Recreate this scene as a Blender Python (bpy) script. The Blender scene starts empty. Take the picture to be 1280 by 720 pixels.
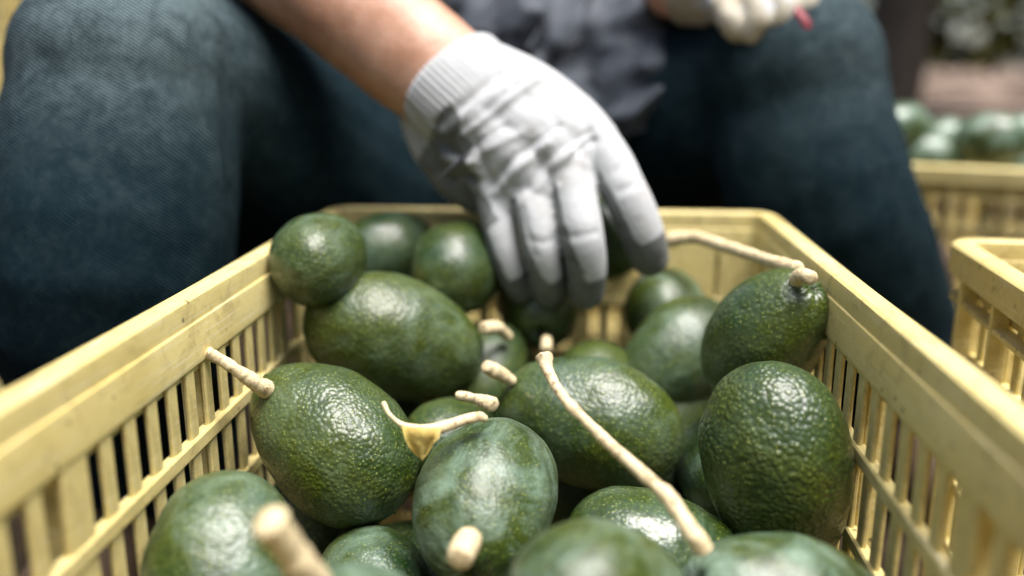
import bpy, bmesh, math, random
import numpy as np
from mathutils import Vector, Matrix, noise
from mathutils.bvhtree import BVHTree
random.seed(7)
R = math.radians
S = bpy.context.scene
COL = S.collection

# ------------------------------------------------------------------ camera
FPX = 1100.0
TH = math.atan(277 / FPX)
PS = math.atan(88 / FPX * math.cos(TH))
CAM = Vector((0, 0, .41))
cr = Vector((math.cos(PS), math.sin(PS), 0))
cf = Vector((-math.sin(PS) * math.cos(TH), math.cos(PS) * math.cos(TH), -math.sin(TH)))
cu = Vector((-math.sin(PS) * math.sin(TH), math.cos(PS) * math.sin(TH), math.cos(TH)))
cam = bpy.data.cameras.new('camera')
co = bpy.data.objects.new('camera', cam)
COL.objects.link(co)
co.location = CAM
co.rotation_euler = (math.pi / 2 - TH, 0, PS)
cam.sensor_width = 36
cam.lens = FPX / 1280 * 36
cam.clip_start = .02
cam.clip_end = 500
cam.dof.use_dof = True
cam.dof.focus_distance = .445
cam.dof.aperture_fstop = 2.3
cam.dof.aperture_blades = 0
S.camera = co

# ------------------------------------------------------------------ light
SUN_EL, SUN_AZ = R(75), R(125)         # azimuth measured clockwise from +Y (towards +X)
w = bpy.data.worlds.new('World')
S.world = w
w.use_nodes = True
nt = w.node_tree
bg = nt.nodes['Background']
sky = nt.nodes.new('ShaderNodeTexSky')
sky.sky_type = 'NISHITA'
sky.sun_disc = False
sky.sun_elevation = SUN_EL
sky.sun_rotation = SUN_AZ
sky.air_density = 1.0
sky.dust_density = 3.0
sky.ozone_density = 1.0
nt.links.new(sky.outputs[0], bg.inputs[0])
bg.inputs[1].default_value = .05
sun = bpy.data.lights.new('sun', 'SUN')
sun.energy = 1.5
sun.angle = R(38)
sun.color = (1, .97, .93)
so = bpy.data.objects.new('sun', sun)
COL.objects.link(so)
sd = Vector((math.sin(SUN_AZ) * math.cos(SUN_EL), math.cos(SUN_AZ) * math.cos(SUN_EL), math.sin(SUN_EL)))
so.rotation_euler = sd.to_track_quat('Z', 'Y').to_euler()
S.view_settings.view_transform = 'Standard'
S.view_settings.look = 'None'
S.view_settings.exposure = 2.3
S.view_settings.gamma = 1
S.cycles.use_denoising = True
S.cycles.max_bounces = 6


def at(x, y, d):
    """the point seen at photo pixel (x, y) at depth d"""
    return CAM + (cf + cr * ((x - 640) / FPX) - cu * ((y - 360) / FPX)) * d


# ------------------------------------------------------------------ object helpers
def link(name, mesh, mat=None, parent=None):
    o = bpy.data.objects.new(name, mesh)
    COL.objects.link(o)
    if mat is not None and not mesh.materials:
        for m in (mat if isinstance(mat, (list, tuple)) else [mat]):
            mesh.materials.append(m)
    if parent is not None:
        o.parent = parent
    return o


def tag(o, label=None, cat=None, group=None, kind=None):
    if label: o['label'] = label
    if cat: o['category'] = cat
    if group: o['group'] = group
    if kind: o['kind'] = kind
    return o


def empty(name, loc=(0, 0, 0), rz=0):
    o = bpy.data.objects.new(name, None)
    COL.objects.link(o)
    o.location = loc
    o.rotation_euler = (0, 0, rz)
    o.empty_display_size = .05
    return o


def from_bm(name, bm, smooth=True):
    me = bpy.data.meshes.new(name)
    bm.normal_update()
    bm.to_mesh(me)
    bm.free()
    if smooth:
        me.polygons.foreach_set('use_smooth', [True] * len(me.polygons))
    return me


def catmull(P, n):
    """smooth resampling of a list of tuples (any length) with n steps per span"""
    P = [np.array(p, float) for p in P]
    out = []
    for i in range(len(P) - 1):
        p0 = P[i - 1] if i else 2 * P[0] - P[1]
        p1, p2 = P[i], P[i + 1]
        p3 = P[i + 2] if i + 2 < len(P) else 2 * P[-1] - P[-2]
        for k in range(n):
            t = k / n
            out.append(.5 * (2 * p1 + (p2 - p0) * t + (2 * p0 - 5 * p1 + 4 * p2 - p3) * t * t + (3 * p1 - p0 - 3 * p2 + p3) * t ** 3))
    out.append(P[-1])
    return out


def tube(bm, pts, seg=20, steps=5, flat=None, fk=1.0, caps=True, ck=1.0):
    """rounded tube through pts = [(Vector, radius), ...]; flat = axis along which it is squeezed by fk"""
    Q = catmull([(*p, r) for p, r in pts], steps)
    C = [Vector(q[:3]) for q in Q]
    rad = [max(q[3], 1e-4) for q in Q]
    n = len(C)
    T = [(C[min(i + 1, n - 1)] - C[max(i - 1, 0)]).normalized() for i in range(n)]
    rings = []
    if caps:
        for a in (75, 50, 25):
            rings.append((C[0] - T[0] * rad[0] * ck * math.sin(R(a)), T[0], rad[0] * math.cos(R(a))))
    for i in range(n):
        rings.append((C[i], T[i], rad[i]))
    if caps:
        for a in (25, 50, 75):
            rings.append((C[-1] + T[-1] * rad[-1] * ck * math.sin(R(a)), T[-1], rad[-1] * math.cos(R(a))))
    nrm = T[0].orthogonal().normalized()
    vs = []
    for c, t, r_ in rings:
        nrm = (nrm - t * nrm.dot(t)).normalized()
        b = t.cross(nrm)
        ring = []
        for k in range(seg):
            a = 2 * math.pi * k / seg
            v = (nrm * math.cos(a) + b * math.sin(a)) * r_
            if flat is not None:
                v -= flat * v.dot(flat) * (1 - fk)
            ring.append(bm.verts.new(c + v))
        vs.append(ring)
    for a, b in zip(vs, vs[1:]):
        for k in range(seg):
            bm.faces.new((a[k], a[(k + 1) % seg], b[(k + 1) % seg], b[k]))
    bm.faces.new(vs[0][::-1])
    bm.faces.new(vs[-1])


def fuse(name, bm, voxel, smooth=4):
    """melt overlapping closed pieces into ONE continuous surface"""
    me = from_bm(name, bm)
    o = link('fuse_tmp', me)
    m = o.modifiers.new('r', 'REMESH')
    m.mode = 'VOXEL'
    m.voxel_size = voxel
    if smooth:
        s = o.modifiers.new('s', 'SMOOTH')
        s.factor = .5
        s.iterations = smooth
    dg = bpy.context.evaluated_depsgraph_get()
    dg.update()
    out = bpy.data.meshes.new_from_object(o.evaluated_get(dg))
    bpy.data.objects.remove(o)
    bpy.data.meshes.remove(me)
    out.name = name
    out.polygons.foreach_set('use_smooth', [True] * len(out.polygons))
    return out


def displace(me, fn):
    n = len(me.vertices)
    c = np.empty(n * 3); me.vertices.foreach_get('co', c); c = c.reshape(-1, 3)
    nr = np.empty(n * 3); me.vertices.foreach_get('normal', nr); nr = nr.reshape(-1, 3)
    d = fn(c, nr)
    me.vertices.foreach_set('co', (c + nr * d[:, None]).ravel())
    me.update()


def nz(c, s, off=0.0, oct_=2):
    sx, sy, sz = s if hasattr(s, '__len__') else (s, s, s)
    f = noise.fractal
    return np.array([f(Vector((p[0] * sx + off, p[1] * sy, p[2] * sz)), 1.0, 2.0, oct_) for p in c])


def seg_dist(c, line):
    """distance of every point in c to a polyline"""
    d = np.full(len(c), 9.)
    L = [np.array(p) for p in line]
    for a, b in zip(L, L[1:]):
        ab = b - a
        t = np.clip(((c - a) @ ab) / (ab @ ab), 0, 1)
        d = np.minimum(d, np.linalg.norm(c - a - t[:, None] * ab, axis=1))
    return d


def set_attr(me, name, vals):
    a = me.attributes.new(name, 'FLOAT', 'POINT')
    a.data.foreach_set('value', np.asarray(vals, dtype=np.float32))


# ------------------------------------------------------------------ materials
class NT:
    def __init__(s, name):
        s.m = bpy.data.materials.new(name)
        s.m.use_nodes = True
        s.t = s.m.node_tree
        s.p = s.t.nodes['Principled BSDF']
        s.tc = s.t.nodes.new('ShaderNodeTexCoord')

    def n(s, kind, **kw):
        o = s.t.nodes.new('ShaderNode' + kind)
        for k, v in kw.items():
            if hasattr(o, k): setattr(o, k, v)
        return o

    def l(s, a, b): s.t.links.new(a, b)

    def put(s, sock, v):
        if hasattr(v, 'links'): s.l(v, sock)
        else: sock.default_value = v

    def noise(s, scale, detail=3, rough=.55, vec=None, dist=0):
        o = s.n('TexNoise')
        s.l(vec or s.tc.outputs['Object'], o.inputs['Vector'])
        o.inputs['Scale'].default_value = scale
        o.inputs['Detail'].default_value = detail
        o.inputs['Roughness'].default_value = rough
        o.inputs['Distortion'].default_value = dist
        return o.outputs['Fac']

    def vor(s, scale, feature='F1', vec=None, rnd=1.0, smooth=None):
        o = s.n('TexVoronoi')
        o.feature = feature
        s.l(vec or s.tc.outputs['Object'], o.inputs['Vector'])
        o.inputs['Scale'].default_value = scale
        o.inputs['Randomness'].default_value = rnd
        if smooth is not None and feature == 'SMOOTH_F1':
            o.inputs['Smoothness'].default_value = smooth
        return o

    def ramp(s, fac, stops):
        o = s.n('ValToRGB')
        e = o.color_ramp.elements
        while len(e) < len(stops): e.new(.5)
        for el, (p, c) in zip(e, stops):
            el.position = p
            el.color = (c, c, c, 1) if not hasattr(c, '__len__') else (*c, 1)
        s.l(fac, o.inputs[0])
        return o.outputs[0]

    def mix(s, fac, a, b, blend='MIX'):
        o = s.n('MixRGB')
        o.blend_type = blend
        s.put(o.inputs[0], fac)
        for k, v in ((1, a), (2, b)):
            if hasattr(v, 'links'): s.l(v, o.inputs[k])
            else: o.inputs[k].default_value = (*v, 1)
        return o.outputs[0]

    def math(s, op, a, b=0.0, c=0.0):
        o = s.n('Math')
        o.operation = op
        s.put(o.inputs[0], a); s.put(o.inputs[1], b); s.put(o.inputs[2], c)
        return o.outputs[0]

    def attr(s, name):
        o = s.n('Attribute')
        o.attribute_name = name
        return o.outputs['Fac']

    def dot(s, v, vec=None):
        o = s.n('VectorMath'); o.operation = 'DOT_PRODUCT'
        s.l(vec or s.tc.outputs['Object'], o.inputs[0])
        o.inputs[1].default_value = v
        return o.outputs['Value']

    def bump(s, h, strength, dist, nrm=None):
        o = s.n('Bump')
        o.inputs['Strength'].default_value = strength
        o.inputs['Distance'].default_value = dist
        s.l(h, o.inputs['Height'])
        if nrm is not None: s.l(nrm, o.inputs['Normal'])
        return o.outputs['Normal']

    def out(s, col=None, rough=None, nrm=None, **kw):
        if col is not None: 
            if hasattr(col, 'links'): s.l(col, s.p.inputs['Base Color'])
            else: s.p.inputs['Base Color'].default_value = (*col, 1)
        if rough is not None: s.put(s.p.inputs['Roughness'], rough)
        if nrm is not None: s.l(nrm, s.p.inputs['Normal'])
        for k, v in kw.items():
            s.put(s.p.inputs[k.replace('_', ' ')], v)
        return s.m


def avocado_mat(i, pebble, olive, bloom, rough, cell):
    """skin: pebbled, dark teal green turning olive, with a pale waxy bloom in patches"""
    a = NT('avocado_skin')
    mp = a.n('Mapping'); a.l(a.tc.outputs['Object'], mp.inputs[0])
    mp.inputs['Location'].default_value = (i * 1.37, i * .71, i * .33)
    v = mp.outputs[0]
    wob = a.n('MixRGB'); wob.blend_type = 'ADD'; wob.inputs[0].default_value = .0012
    nn = a.n('TexNoise'); nn.inputs['Scale'].default_value = 190; a.l(v, nn.inputs['Vector'])
    a.l(v, wob.inputs[1]); a.l(nn.outputs['Color'], wob.inputs[2])
    vv = wob.outputs[0]
    cellv = a.vor(1 / cell, 'SMOOTH_F1', vv, smooth=.45).outputs['Distance']
    fine = a.vor(2.3 / cell, 'SMOOTH_F1', vv, smooth=.3).outputs['Distance']
    big = a.noise(26, 3, .6, v)
    big2 = a.noise(48, 4, .6, v, .4)
    peb_amt = a.ramp(big2, [(.3, .45), (.62, 1.0)])
    # colour
    base = a.mix(a.ramp(big, [(.30 - olive * .2, 0), (.72 - olive * .22, 1)]), (.003, .031, .010), (.042, .062, .003))
    base = a.mix(a.ramp(cellv, [(.06, .70), (.34, 0)]), base, (.095, .125, .008))
    base = a.mix(a.ramp(cellv, [(.45, 0), (.95, .35)]), base, (.0015, .009, .004))
    flecks = a.ramp(a.vor(430, 'F1', v).outputs['Distance'], [(.12, 1), (.2, 0)])
    base = a.mix(a.math('MULTIPLY', flecks, .75), base, (.30, .32, .07))
    wax = a.ramp(a.noise(38, 5, .65, v, .8), [(.42, 0), (.68, 1)])
    base = a.mix(a.math('MULTIPLY', wax, bloom), base, (.20, .29, .215))
    scar = a.ramp(a.noise(31, 4, .6, v, 1.5), [(.70, 0), (.76, .6)])
    base = a.mix(scar, base, (.26, .22, .10))
    dots = a.ramp(a.math('MULTIPLY', a.ramp(a.vor(300, 'F1', v).outputs['Distance'], [(.10, 1), (.16, 0)]),
                         a.ramp(a.noise(24, 2, .5, v), [(.60, 0), (.63, 1)])), [(.4, 0), (.6, 1)])
    base = a.mix(dots, base, (.006, .006, .006))
    h = a.math('MULTIPLY', a.math('SUBTRACT', 1, a.ramp(cellv, [(0, 0), (.9, 1)])), peb_amt)
    n1 = a.bump(h, .40 * pebble, cell * .55)
    n2 = a.bump(fine, -.22 * pebble, cell * .25, n1)
    n3 = a.bump(a.noise(900, 3, .6, v), .12, .0006, n2)
    ro = a.math('ADD', a.math('MULTIPLY', big2, .22), rough - .11)
    nc = a.bump(h, .16 * pebble, cell * .5)
    a.l(nc, a.p.inputs['Coat Normal'])
    return a.out(base, ro, n3, Specular_IOR_Level=.5, Coat_Weight=.36, Coat_Roughness=.46)


def plastic_mat(col=(.75, .63, .275)):
    a = NT('yellow_plastic')
    n = a.noise(9, 4, .6)
    c = a.mix(a.ramp(n, [(.35, 0), (.7, 1)]), col, tuple(x * y for x, y in zip(col, (.84, .80, .66))))
    g = a.ramp(a.noise(55, 6, .7, None, .6), [(.50, 0), (.72, .6)])
    c = a.mix(g, c, (.34, .25, .10))
    blot = a.ramp(a.noise(17, 5, .7, None, 1.2), [(.55, 0), (.67, .42)])
    c = a.mix(blot, c, (.26, .19, .08))
    sp = a.math('MULTIPLY', a.ramp(a.vor(120).outputs['Distance'], [(.10, 1), (.20, 0)]), a.ramp(a.noise(20, 2), [(.48, 0), (.56, 1)]))
    c = a.mix(a.math('MULTIPLY', sp, .8), c, (.10, .065, .03))
    mp = a.n('Mapping'); a.l(a.tc.outputs['Object'], mp.inputs[0]); mp.inputs['Scale'].default_value = (40, 2.5, 110)
    scr = a.ramp(a.noise(6, 5, .7, mp.outputs[0]), [(.54, 0), (.70, .6)])
    c = a.mix(scr, c, (.82, .76, .55))
    mp2 = a.n('Mapping'); a.l(a.tc.outputs['Object'], mp2.inputs[0]); mp2.inputs['Scale'].default_value = (90, 9, 220); mp2.inputs['Rotation'].default_value = (.25, 0, 0)
    gr = a.ramp(a.noise(3, 6, .75, mp2.outputs[0]), [(.62, 0), (.70, .6)])
    c = a.mix(gr, c, (.25, .18, .08))
    nn = a.bump(a.noise(160, 4, .65), .18, .0015)
    nn = a.bump(a.noise(14, 2), .25, .003, nn)
    return a.out(c, a.math('ADD', a.math('MULTIPLY', n, .25), .33), nn, Specular_IOR_Level=.45, Subsurface_Weight=.0)


def stem_mat():
    a = NT('stem_bark')
    c = a.mix(a.noise(90, 4, .6), (.78, .66, .42), (.60, .46, .25))
    c = a.mix(a.ramp(a.noise(260, 3, .6), [(.58, 0), (.68, .85)]), c, (.20, .10, .04))
    c = a.mix(a.ramp(a.noise(75, 3, .7, None, 1), [(.60, 0), (.68, .7)]), c, (.33, .21, .09))
    nn = a.bump(a.noise(260, 5, .7), .7, .0016)
    return a.out(c, .6, nn)


def simple(name, col, rough=.6, col2=None, scale=20, bs=0, bscale=200, bd=.001, **kw):
    a = NT(name)
    c = col if col2 is None else a.mix(a.ramp(a.noise(scale, 5, .6), [(.35, 0), (.65, 1)]), col, col2)
    nn = a.bump(a.noise(bscale, 4, .6), bs, bd) if bs else None
    return a.out(c, rough, nn, **kw)


def denim_mat():
    a = NT('denim')
    v = a.n('MixRGB'); v.blend_type = 'ADD'; v.inputs[0].default_value = .012
    nn = a.n('TexNoise'); nn.inputs['Scale'].default_value = 14; a.l(a.tc.outputs['Object'], nn.inputs['Vector'])
    a.l(a.tc.outputs['Object'], v.inputs[1]); a.l(nn.outputs['Color'], v.inputs[2])
    tw = a.math('SINE', a.math('MULTIPLY', a.dot((.52, .35, .80), v.outputs[0]), 2 * math.pi / .0021))
    tw = a.math('ADD', a.math('MULTIPLY', tw, .5), .5)
    th = a.math('SINE', a.math('MULTIPLY', a.dot((.9, .3, -.45), v.outputs[0]), 2 * math.pi / .0029))
    tw2 = a.math('MULTIPLY', tw, a.math('ADD', a.math('MULTIPLY', th, .06), .94))
    mott = a.mix(.5, a.noise(42, 6, .72, None, .5), a.noise(130, 5, .7, None, .3))
    wear_light = a.attr('wear_light')
    light = a.math('MULTIPLY', a.ramp(tw2, [(.25, .08), (.85, 1)]), a.math('ADD', a.math('MULTIPLY', a.ramp(mott, [(.46, 0), (.80, 1)]), .16), a.math('MULTIPLY', wear_light, a.ramp(mott, [(.32, .22), (.66, 1.3)]))))
    c = a.mix(a.ramp(tw2, [(.2, 0), (.9, 1)]), (.0004, .0026, .0042), a.mix(mott, (.005, .017, .024), (.017, .044, .056)))
    c = a.mix(a.math('MINIMUM', light, .9), c, (.19, .255, .27))
    n1 = a.bump(tw2, .5, .0008)
    n2 = a.bump(mott, .25, .004, n1)
    return a.out(c, .85, n2, Specular_IOR_Level=.06)


def glove_mat(pu1=(.17, .18, .175), pu2=(.075, .08, .075)):
    a = NT('glove_knit')
    coat = a.attr('coat'); rib = a.attr('rib')
    edge = a.math('ADD', coat, a.math('MULTIPLY', a.math('SUBTRACT', a.noise(120, 4, .6), .5), .5))
    m = a.ramp(edge, [(.46, 0), (.54, 1)])
    knit = a.mix(a.noise(70, 4, .6), (.49, .50, .505), (.41, .42, .425))
    dirt = a.ramp(a.noise(45, 5, .65, None, .5), [(.52, 0), (.78, .5)])
    knit = a.mix(dirt, knit, (.30, .26, .21))
    pu = a.mix(a.ramp(a.noise(60, 5, .65, None, .5), [(.35, 0), (.7, 1)]), pu1, pu2)
    c = a.mix(m, knit, pu)
    s1 = a.math('SINE', a.math('MULTIPLY', a.attr('ribu'), 1.0))
    ribh = a.math('MULTIPLY', a.math('MULTIPLY', s1, .5), rib)
    n1 = a.bump(ribh, .7, .0010)
    weave = a.vor(900, 'F1').outputs['Distance']
    n2 = a.bump(weave, .3, .0008, n1)
    n3 = a.bump(a.noise(95, 4, .6), .35, .0022, n2)
    ro = a.math('SUBTRACT', .9, a.math('MULTIPLY', m, .42))
    return a.out(c, ro, n3, Specular_IOR_Level=.3, Sheen_Weight=.1)


def skin_mat():
    a = NT('skin')
    c = a.mix(a.ramp(a.noise(26, 6, .7), [(.36, 0), (.64, 1)]), (.45, .22, .125), (.62, .36, .25))
    c = a.mix(a.ramp(a.noise(160, 4, .65), [(.55, 0), (.75, .35)]), c, (.27, .11, .055))
    n1 = a.bump(a.noise(380, 5, .65), .5, .0013)
    n1 = a.bump(a.vor(420).outputs['Distance'], .15, .0006, n1)
    return a.out(c, .40, n1, Specular_IOR_Level=.6, Subsurface_Weight=.12, Subsurface_Radius=(.012, .004, .002), Subsurface_Scale=.5)


def leaf_mat(name, c1, c2, trans=.35):
    a = NT(name)
    oi = a.n('ObjectInfo')
    at_ = a.attr('tone')
    c = a.mix(at_, c1, c2)
    m = a.out(c, .6, Specular_IOR_Level=.2)
    tr = a.n('BsdfTranslucent'); a.l(c, tr.inputs[0])
    mx = a.n('MixShader'); mx.inputs[0].default_value = trans
    out = a.t.nodes['Material Output']
    a.l(a.p.outputs[0], mx.inputs[1]); a.l(tr.outputs[0], mx.inputs[2]); a.l(mx.outputs[0], out.inputs[0])
    return m


M_PLASTIC = plastic_mat()
M_STEM = stem_mat()
M_DENIM = denim_mat()
M_GLOVE = glove_mat()
M_SKIN = skin_mat()
M_APRON = simple('apron_cloth', (.026, .034, .048), .65, (.065, .078, .10), 30, .35, 500, .0012, Sheen_Weight=.15)
M_SHIRT = simple('shirt_cloth', (.10, .10, .12), .85, (.15, .15, .18), 18, .3, 400, .001)
M_BARK = simple('bark', (.045, .034, .026), .9, (.10, .08, .06), 14, .8, 40, .02)
M_BOOT = simple('boot_leather', (.05, .032, .02), .55, (.08, .05, .03), 25, .4, 180, .001)
M_HAIR = simple('hair', (.012, .009, .007), .5, (.03, .02, .015), 90, .5, 300, .002)
M_HAT = simple('straw', (.42, .31, .15), .8, (.55, .43, .24), 60, .6, 220, .002)
M_RED = simple('red_grip', (.25, .008, .022), .5, (.18, .006, .016), 40)
M_STEEL = simple('steel', (.35, .35, .34), .35, (.25, .25, .24), 60, .1, 300, .0004, Metallic=.9)
M_DRY = simple('dry_leaf', (.66, .54, .17), .6, (.55, .40, .13), 120, .5, 300, .0012)
M_LEAF = leaf_mat('tree_leaf', (.007, .016, .005), (.17, .19, .025))
M_FAR = leaf_mat('far_leaf', (.008, .012, .004), (.42, .40, .05), .55)  # the bright second colour paints sunlight onto some of the leaves

# ------------------------------------------------------------------ the setting
def build_ground():
    bm = bmesh.new()
    bmesh.ops.create_grid(bm, x_segments=8, y_segments=8, size=150)
    a = NT('orchard_soil')
    n = a.noise(3.2, 6, .65)
    c = a.mix(a.ramp(n, [(.35, 0), (.65, 1)]), (.020, .014, .008), (.055, .038, .023))
    c = a.mix(a.ramp(a.noise(40, 5, .65), [(.5, 0), (.75, .7)]), c, (.10, .07, .04))
    # sunlight on the far ground, painted as pale pinkish patches in the soil colour
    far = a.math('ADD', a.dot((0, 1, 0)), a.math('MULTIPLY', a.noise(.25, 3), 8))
    sun_patch = a.math('MULTIPLY', a.ramp(a.math('MULTIPLY', far, .05), [(.30, 0), (.45, 1)]), a.ramp(a.noise(.8, 3, .6), [(.52, 0), (.58, 1)]))
    c = a.mix(sun_patch, c, (.52, .37, .28))
    nn = a.bump(a.noise(30, 6, .7), .9, .03)
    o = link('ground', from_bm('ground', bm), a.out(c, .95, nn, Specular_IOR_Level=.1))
    tag(o, kind='structure')


build_ground()


def leaves_mesh(name, centres, size, tone, spread=None):
    """many small folded leaf blades"""
    V, Fc, T = [], [], []
    for (c, s) in centres:
        a = Vector((random.gauss(0, 1), random.gauss(0, 1), random.gauss(-.2, .7))).normalized()
        b = a.cross(Vector((random.gauss(0, 1), random.gauss(0, 1), random.gauss(0, 1)))).normalized()
        up = a.cross(b) * s * .12
        L = a * s * .5
        W_ = b * s * .19
        k = len(V)
        V += [c - L, c + W_ + up, c + L, c - W_ + up]
        Fc += [(k, k + 1, k + 2), (k, k + 2, k + 3)]
        t = min(1, max(0, random.gauss(tone - .2, .2) if noise.noise(c * 1.9) < .12 else random.gauss(tone + .35, .25)))
        T += [t] * 4
    me = bpy.data.meshes.new(name)
    me.from_pydata([tuple(v) for v in V], [], Fc)
    set_attr(me, 'tone', T)
    return me


def tree(loc, h, rad, label, seed, nl=2600, lean=(0, 0)):
    random.seed(seed)
    root = empty('avocado_tree', loc)
    tag(root, label, 'tree', 'orchard trees behind the picker')
    bm = bmesh.new()
    top = Vector((lean[0], lean[1], h * .5))
    tr = .10 + random.random() * .05
    tube(bm, [(Vector((0, 0, -.1)), tr * 1.5), (Vector((0, 0, .12)), tr * 1.1), (top * .5 + Vector((.05, 0, 0)), tr * .9), (top, tr * .65)], 14, 5)
    tips = []
    for k in range(7):
        a = k * 2.4 + random.random()
        st = top * (.72 + .28 * random.random())
        e = top + Vector((math.cos(a) * rad * .7, math.sin(a) * rad * .7, h * (.12 + .3 * random.random())))
        tube(bm, [(st, tr * .45), (st.lerp(e, .5) + Vector((0, 0, .12)), tr * .3), (e, tr * .1)], 8, 4)
        tips.append(e); tips.append(st.lerp(e, .6))
    link('trunk', from_bm('trunk', bm), M_BARK, root)
    cl = []
    for k in range(60):
        t = random.choice(tips)
        cl.append((t + Vector((random.gauss(0, 1), random.gauss(0, 1), random.gauss(0, .8))) * rad * .35, .12 + random.random() * .22))
    C_ = []
    for k in range(nl):
        c, s = random.choice(cl)
        C_.append((c + Vector((random.gauss(0, s), random.gauss(0, s), random.gauss(0, s * .7))), .10 + random.random() * .08))
    link('crown', leaves_mesh('crown', C_, .14, .35), M_LEAF, root)
    return root


TREES = [
    ((1.20, 3.7, 0), 3.4, 1.3, 'dark avocado tree nearest behind the right knee, trunk beside the crate of avocados'),
    ((2.75, 4.3, 0), 3.6, 1.4, 'dark avocado tree at the far right edge, behind the heaped crate'),
    ((-1.7, 4.4, 0), 3.5, 1.4, 'avocado tree hidden mostly behind the picker, left of the torso'),
    ((.35, 5.6, 0), 3.8, 1.5, 'avocado tree straight behind the gap between torso and resting arm'),
    ((1.9, 7.2, 0), 3.6, 1.5, 'smaller looking avocado tree between the two dark trunks at right'),
    ((4.3, 7.0, 0), 3.6, 1.5, 'avocado tree farther back at the right, beyond the edge tree'),
]
for i, (l, h, rad, lab) in enumerate(TREES):
    tree(l, h, rad, lab, 50 + i)

random.seed(5)
C_ = []
for k in range(85000):                      # the orchard all round, one far mass of leaves
    a = random.random() * 2 * math.pi
    rr = 8.5 + random.random() * 1.3
    lump = noise.noise(Vector((math.cos(a) * 7, math.sin(a) * 7, 3)))
    z = .02 + (random.random() ** 1.15) * (7.5 + 2 * lump)
    p = Vector((math.cos(a) * rr, math.sin(a) * rr, z))
    if noise.noise(Vector((p.x * .9, p.y * .9, p.z * 1.1))) < -.55 or noise.noise(Vector((math.cos(a) * 20, math.sin(a) * 20, p.z * 2.2 + 7))) < -.47: continue
    if z < .42 and noise.noise(Vector((math.cos(a) * 5 + 2, math.sin(a) * 5, 1))) > -.35: continue
    C_.append((p, .19 + random.random() * .20))
o = link('orchard_foliage', leaves_mesh('orchard_foliage', C_, .3, .35), M_FAR)
tag(o, kind='stuff', label='far orchard foliage ringing the clearing, blurred green and dark', cat='foliage')
C_ = []
for k in range(5000):
    a = random.random() * 2 * math.pi
    rr = .4 + 6 * math.sqrt(random.random())
    p = Vector((math.cos(a) * rr, math.sin(a) * rr + .5, .012))
    if abs(p.x + .03) < .22 and -.1 < p.y < .75: continue
    C_.append((p, .05 + random.random() * .06))
me = leaves_mesh('leaf_litter', C_, .08, .6)
n = len(me.vertices); c = np.empty(n * 3); me.vertices.foreach_get('co', c); c = c.reshape(-1, 3)
c[:, 2] = .004 + np.abs(c[:, 2] - .012) * .35
me.vertices.foreach_set('co', c.ravel())
o = link('leaf_litter', me, leaf_mat('litter', (.09, .05, .025), (.25, .16, .08), .1))
tag(o, kind='stuff', label='dry leaf litter scattered on the orchard soil', cat='leaf litter')

# ------------------------------------------------------------------ crates
def ring_outline(Wh, Lh, d, Rr, seg=6):
    pts = []
    r_ = max(Rr - d, .003)
    for (sx, sy, a0) in ((1, 1, 0), (-1, 1, 90), (-1, -1, 180), (1, -1, 270)):
        cx, cy = sx * (Wh - d - r_), sy * (Lh - d - r_)
        for k in range(seg + 1):
            a = R(a0 + 90 * k / seg)
            pts.append((cx + r_ * math.cos(a), cy + r_ * math.sin(a)))
    return pts


def ring_mesh(name, Wh, Lh, prof, Rr=.022):
    """sweep a closed profile [(inset, z)...] round the crate"""
    bm = bmesh.new()
    loops = []
    for (d, z) in prof:
        loops.append([bm.verts.new((x, y, z)) for x, y in ring_outline(Wh, Lh, d, Rr)])
    n = len(loops[0])
    for i in range(len(loops)):
        a, b = loops[i], loops[(i + 1) % len(loops)]
        for k in range(n):
            bm.faces.new((a[k], a[(k + 1) % n], b[(k + 1) % n], b[k]))
    bmesh.ops.recalc_face_normals(bm, faces=bm.faces)
    me = from_bm(name, bm)
    me.set_sharp_from_angle(angle=R(32))
    return me


def slat_mesh(name, wdt, dep, z0, z1, ch=.0016):
    bm = bmesh.new()
    a, b = wdt / 2, dep / 2
    sec = [(a, -b + ch), (a, b - ch), (a - ch, b), (-a + ch, b), (-a, b - ch), (-a, -b + ch), (-a + ch, -b), (a - ch, -b)]
    lo = [bm.verts.new((x, y, z0)) for x, y in sec]
    hi = [bm.verts.new((x, y, z1)) for x, y in sec]
    for k in range(8):
        bm.faces.new((lo[k], lo[(k + 1) % 8], hi[(k + 1) % 8], hi[k]))
    bm.faces.new(hi); bm.faces.new(lo[::-1])
    return from_bm(name, bm, False)


CR = {}


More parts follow.
